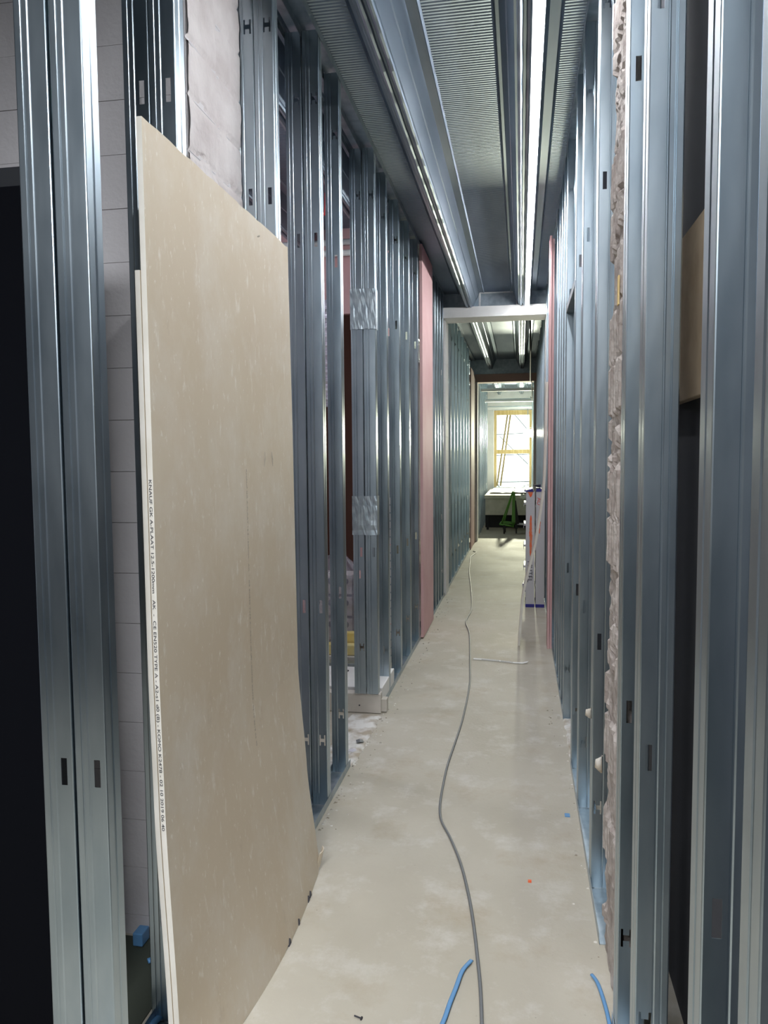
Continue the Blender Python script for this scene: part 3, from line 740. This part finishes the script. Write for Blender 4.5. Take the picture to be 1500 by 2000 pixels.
tag(MB().box(-1.6, -1.055, 1.80, 2.285, 0, .004).build('floor_overlay', M['overlay']), 'dark greenish membrane strip on the floor along the white block wall', 'overlay')  # added thin dark sheet, darkens this strip of floor
tag(MB().box(-1.25, -1.215, 2.23, 2.28, 0.006, .05).build('blue_block', M['blue'], bevel=.004), 'blue plastic piece at the foot of the white block wall', 'plastic')
ru = root('edge_strip', (-.15, 6.0, 0), 'white printed paper strip lying across the floor beyond the opening', 'strip')
MB().sheet([[(-.215, .058, .003), (-.12, .05, .003), (.03, .012, .003), (.11, -.02, .004), (.17, -.034, .009), (.215, -.018, .016)], [(-.215, .018, .003), (-.12, .01, .003), (.03, -.025, .003), (.11, -.055, .004), (.17, -.066, .006), (.205, -.045, .012)]]).build('paper_strip', M['paper'], ru, solid=.001)
mb = MB()
for k in range(34):
    if k in (19, 20): continue
    x = -.15+.0073*k; yc = .034-.028*max(0, (x+.12))/.15-.018
    y0 = .02 - .0375*max(0, x+.12)/.15*1.0
    mb.box(x, x+.004, y0+.0, y0+.018, .0036, .0044)
mb.build('printed_marks', M['ink'], ru)
tag(MB().box(.200, .222, 3.40, 3.43, 0, .004).build('blue_chip', M['blue']), 'small blue plastic chip on the floor near the right studs', 'plastic')
mb = MB().tube([(-.464, 2.046, .004), (-.443, 2.039, .004)], .0022, 6).tube([(-.443, 2.039, .004), (-.440, 2.038, .004)], .0055, 8)
tag(mb.build('screw', M['ink']), 'black drywall screw lying at the bottom of the picture', 'screw')
tag(MB().box(.033, .046, 2.836, 2.846, 0, .007).build('brick_chip', M['orange']), 'tiny orange-brown chip on the floor right of the cable', 'chip')
tag(MB().box(.225, .240, 4.705, 4.735, 0, .02).build('mortar_crumb', M['gyps']), 'crumb of mortar at the far edge of the right opening', 'crumb')
mb = MB()
def crumb(x, y, s_):
    pts = [V((random.uniform(-1, 1), random.uniform(-1, 1), random.uniform(0, .9)))*s_ for _ in range(6)]
    b = len(mb.v)
    mb.v += [(x-s_, y-s_*.5, 0), (x+s_*.8, y-s_*.7, 0), (x+s_, y+s_*.6, 0), (x-s_*.6, y+s_, 0), (x-s_*.3, y-s_*.2, s_*random.uniform(.5, 1)), (x+s_*.4, y+s_*.2, s_*random.uniform(.4, .9))]
    mb.q([(b, b+1, b+5, b+4), (b+1, b+2, b+5), (b+2, b+3, b+4, b+5), (b+3, b, b+4)])
for _ in range(90):
    crumb(XL+.02+random.random()**3*.10, random.uniform(3.1, 4.75), random.uniform(.002, .008))
for _ in range(60): crumb(random.uniform(-1.03, -.86), random.uniform(3.82, 4.6), random.uniform(.004, .013))
for _ in range(45): crumb(XR-.01-random.random()**3*.08, random.uniform(2.2, 5.5), random.uniform(.002, .007))
for _ in range(120): crumb(random.uniform(XL+.03, XR-.02), random.uniform(2.0, 9.0), random.uniform(.0012, .0032))
for _ in range(60): crumb(XL+.02+random.random()*.1, random.uniform(4.8, 8.8), random.uniform(.003, .008))
tag(mb.build('rubble', M['crumbs']), 'scattered plaster crumbs along the floor edges', 'rubble', kind='stuff')
for k, (x, y, rz) in enumerate(((-.885, 4.12, .3), (-.90, 3.98, -.5))):
    o = MB().sheet([[(-.03, -.03, .014), (.0, -.035, .02), (.035, -.02, .015)], [(-.035, .02, .016), (.0, .03, .018), (.03, .028, .014)]]).build('plastic_scrap', M['cable'] if k == 0 else M['film'], solid=.002)
    o.location = (x, y, 0); o.rotation_euler = (0, 0, rz); o.scale = (.6, .8, 1)
    tag(o, ['dark grey plastic scrap on the crumbled plaster threshold', 'bluish clear plastic scrap on the crumbled plaster threshold, nearest'][k], 'scrap')
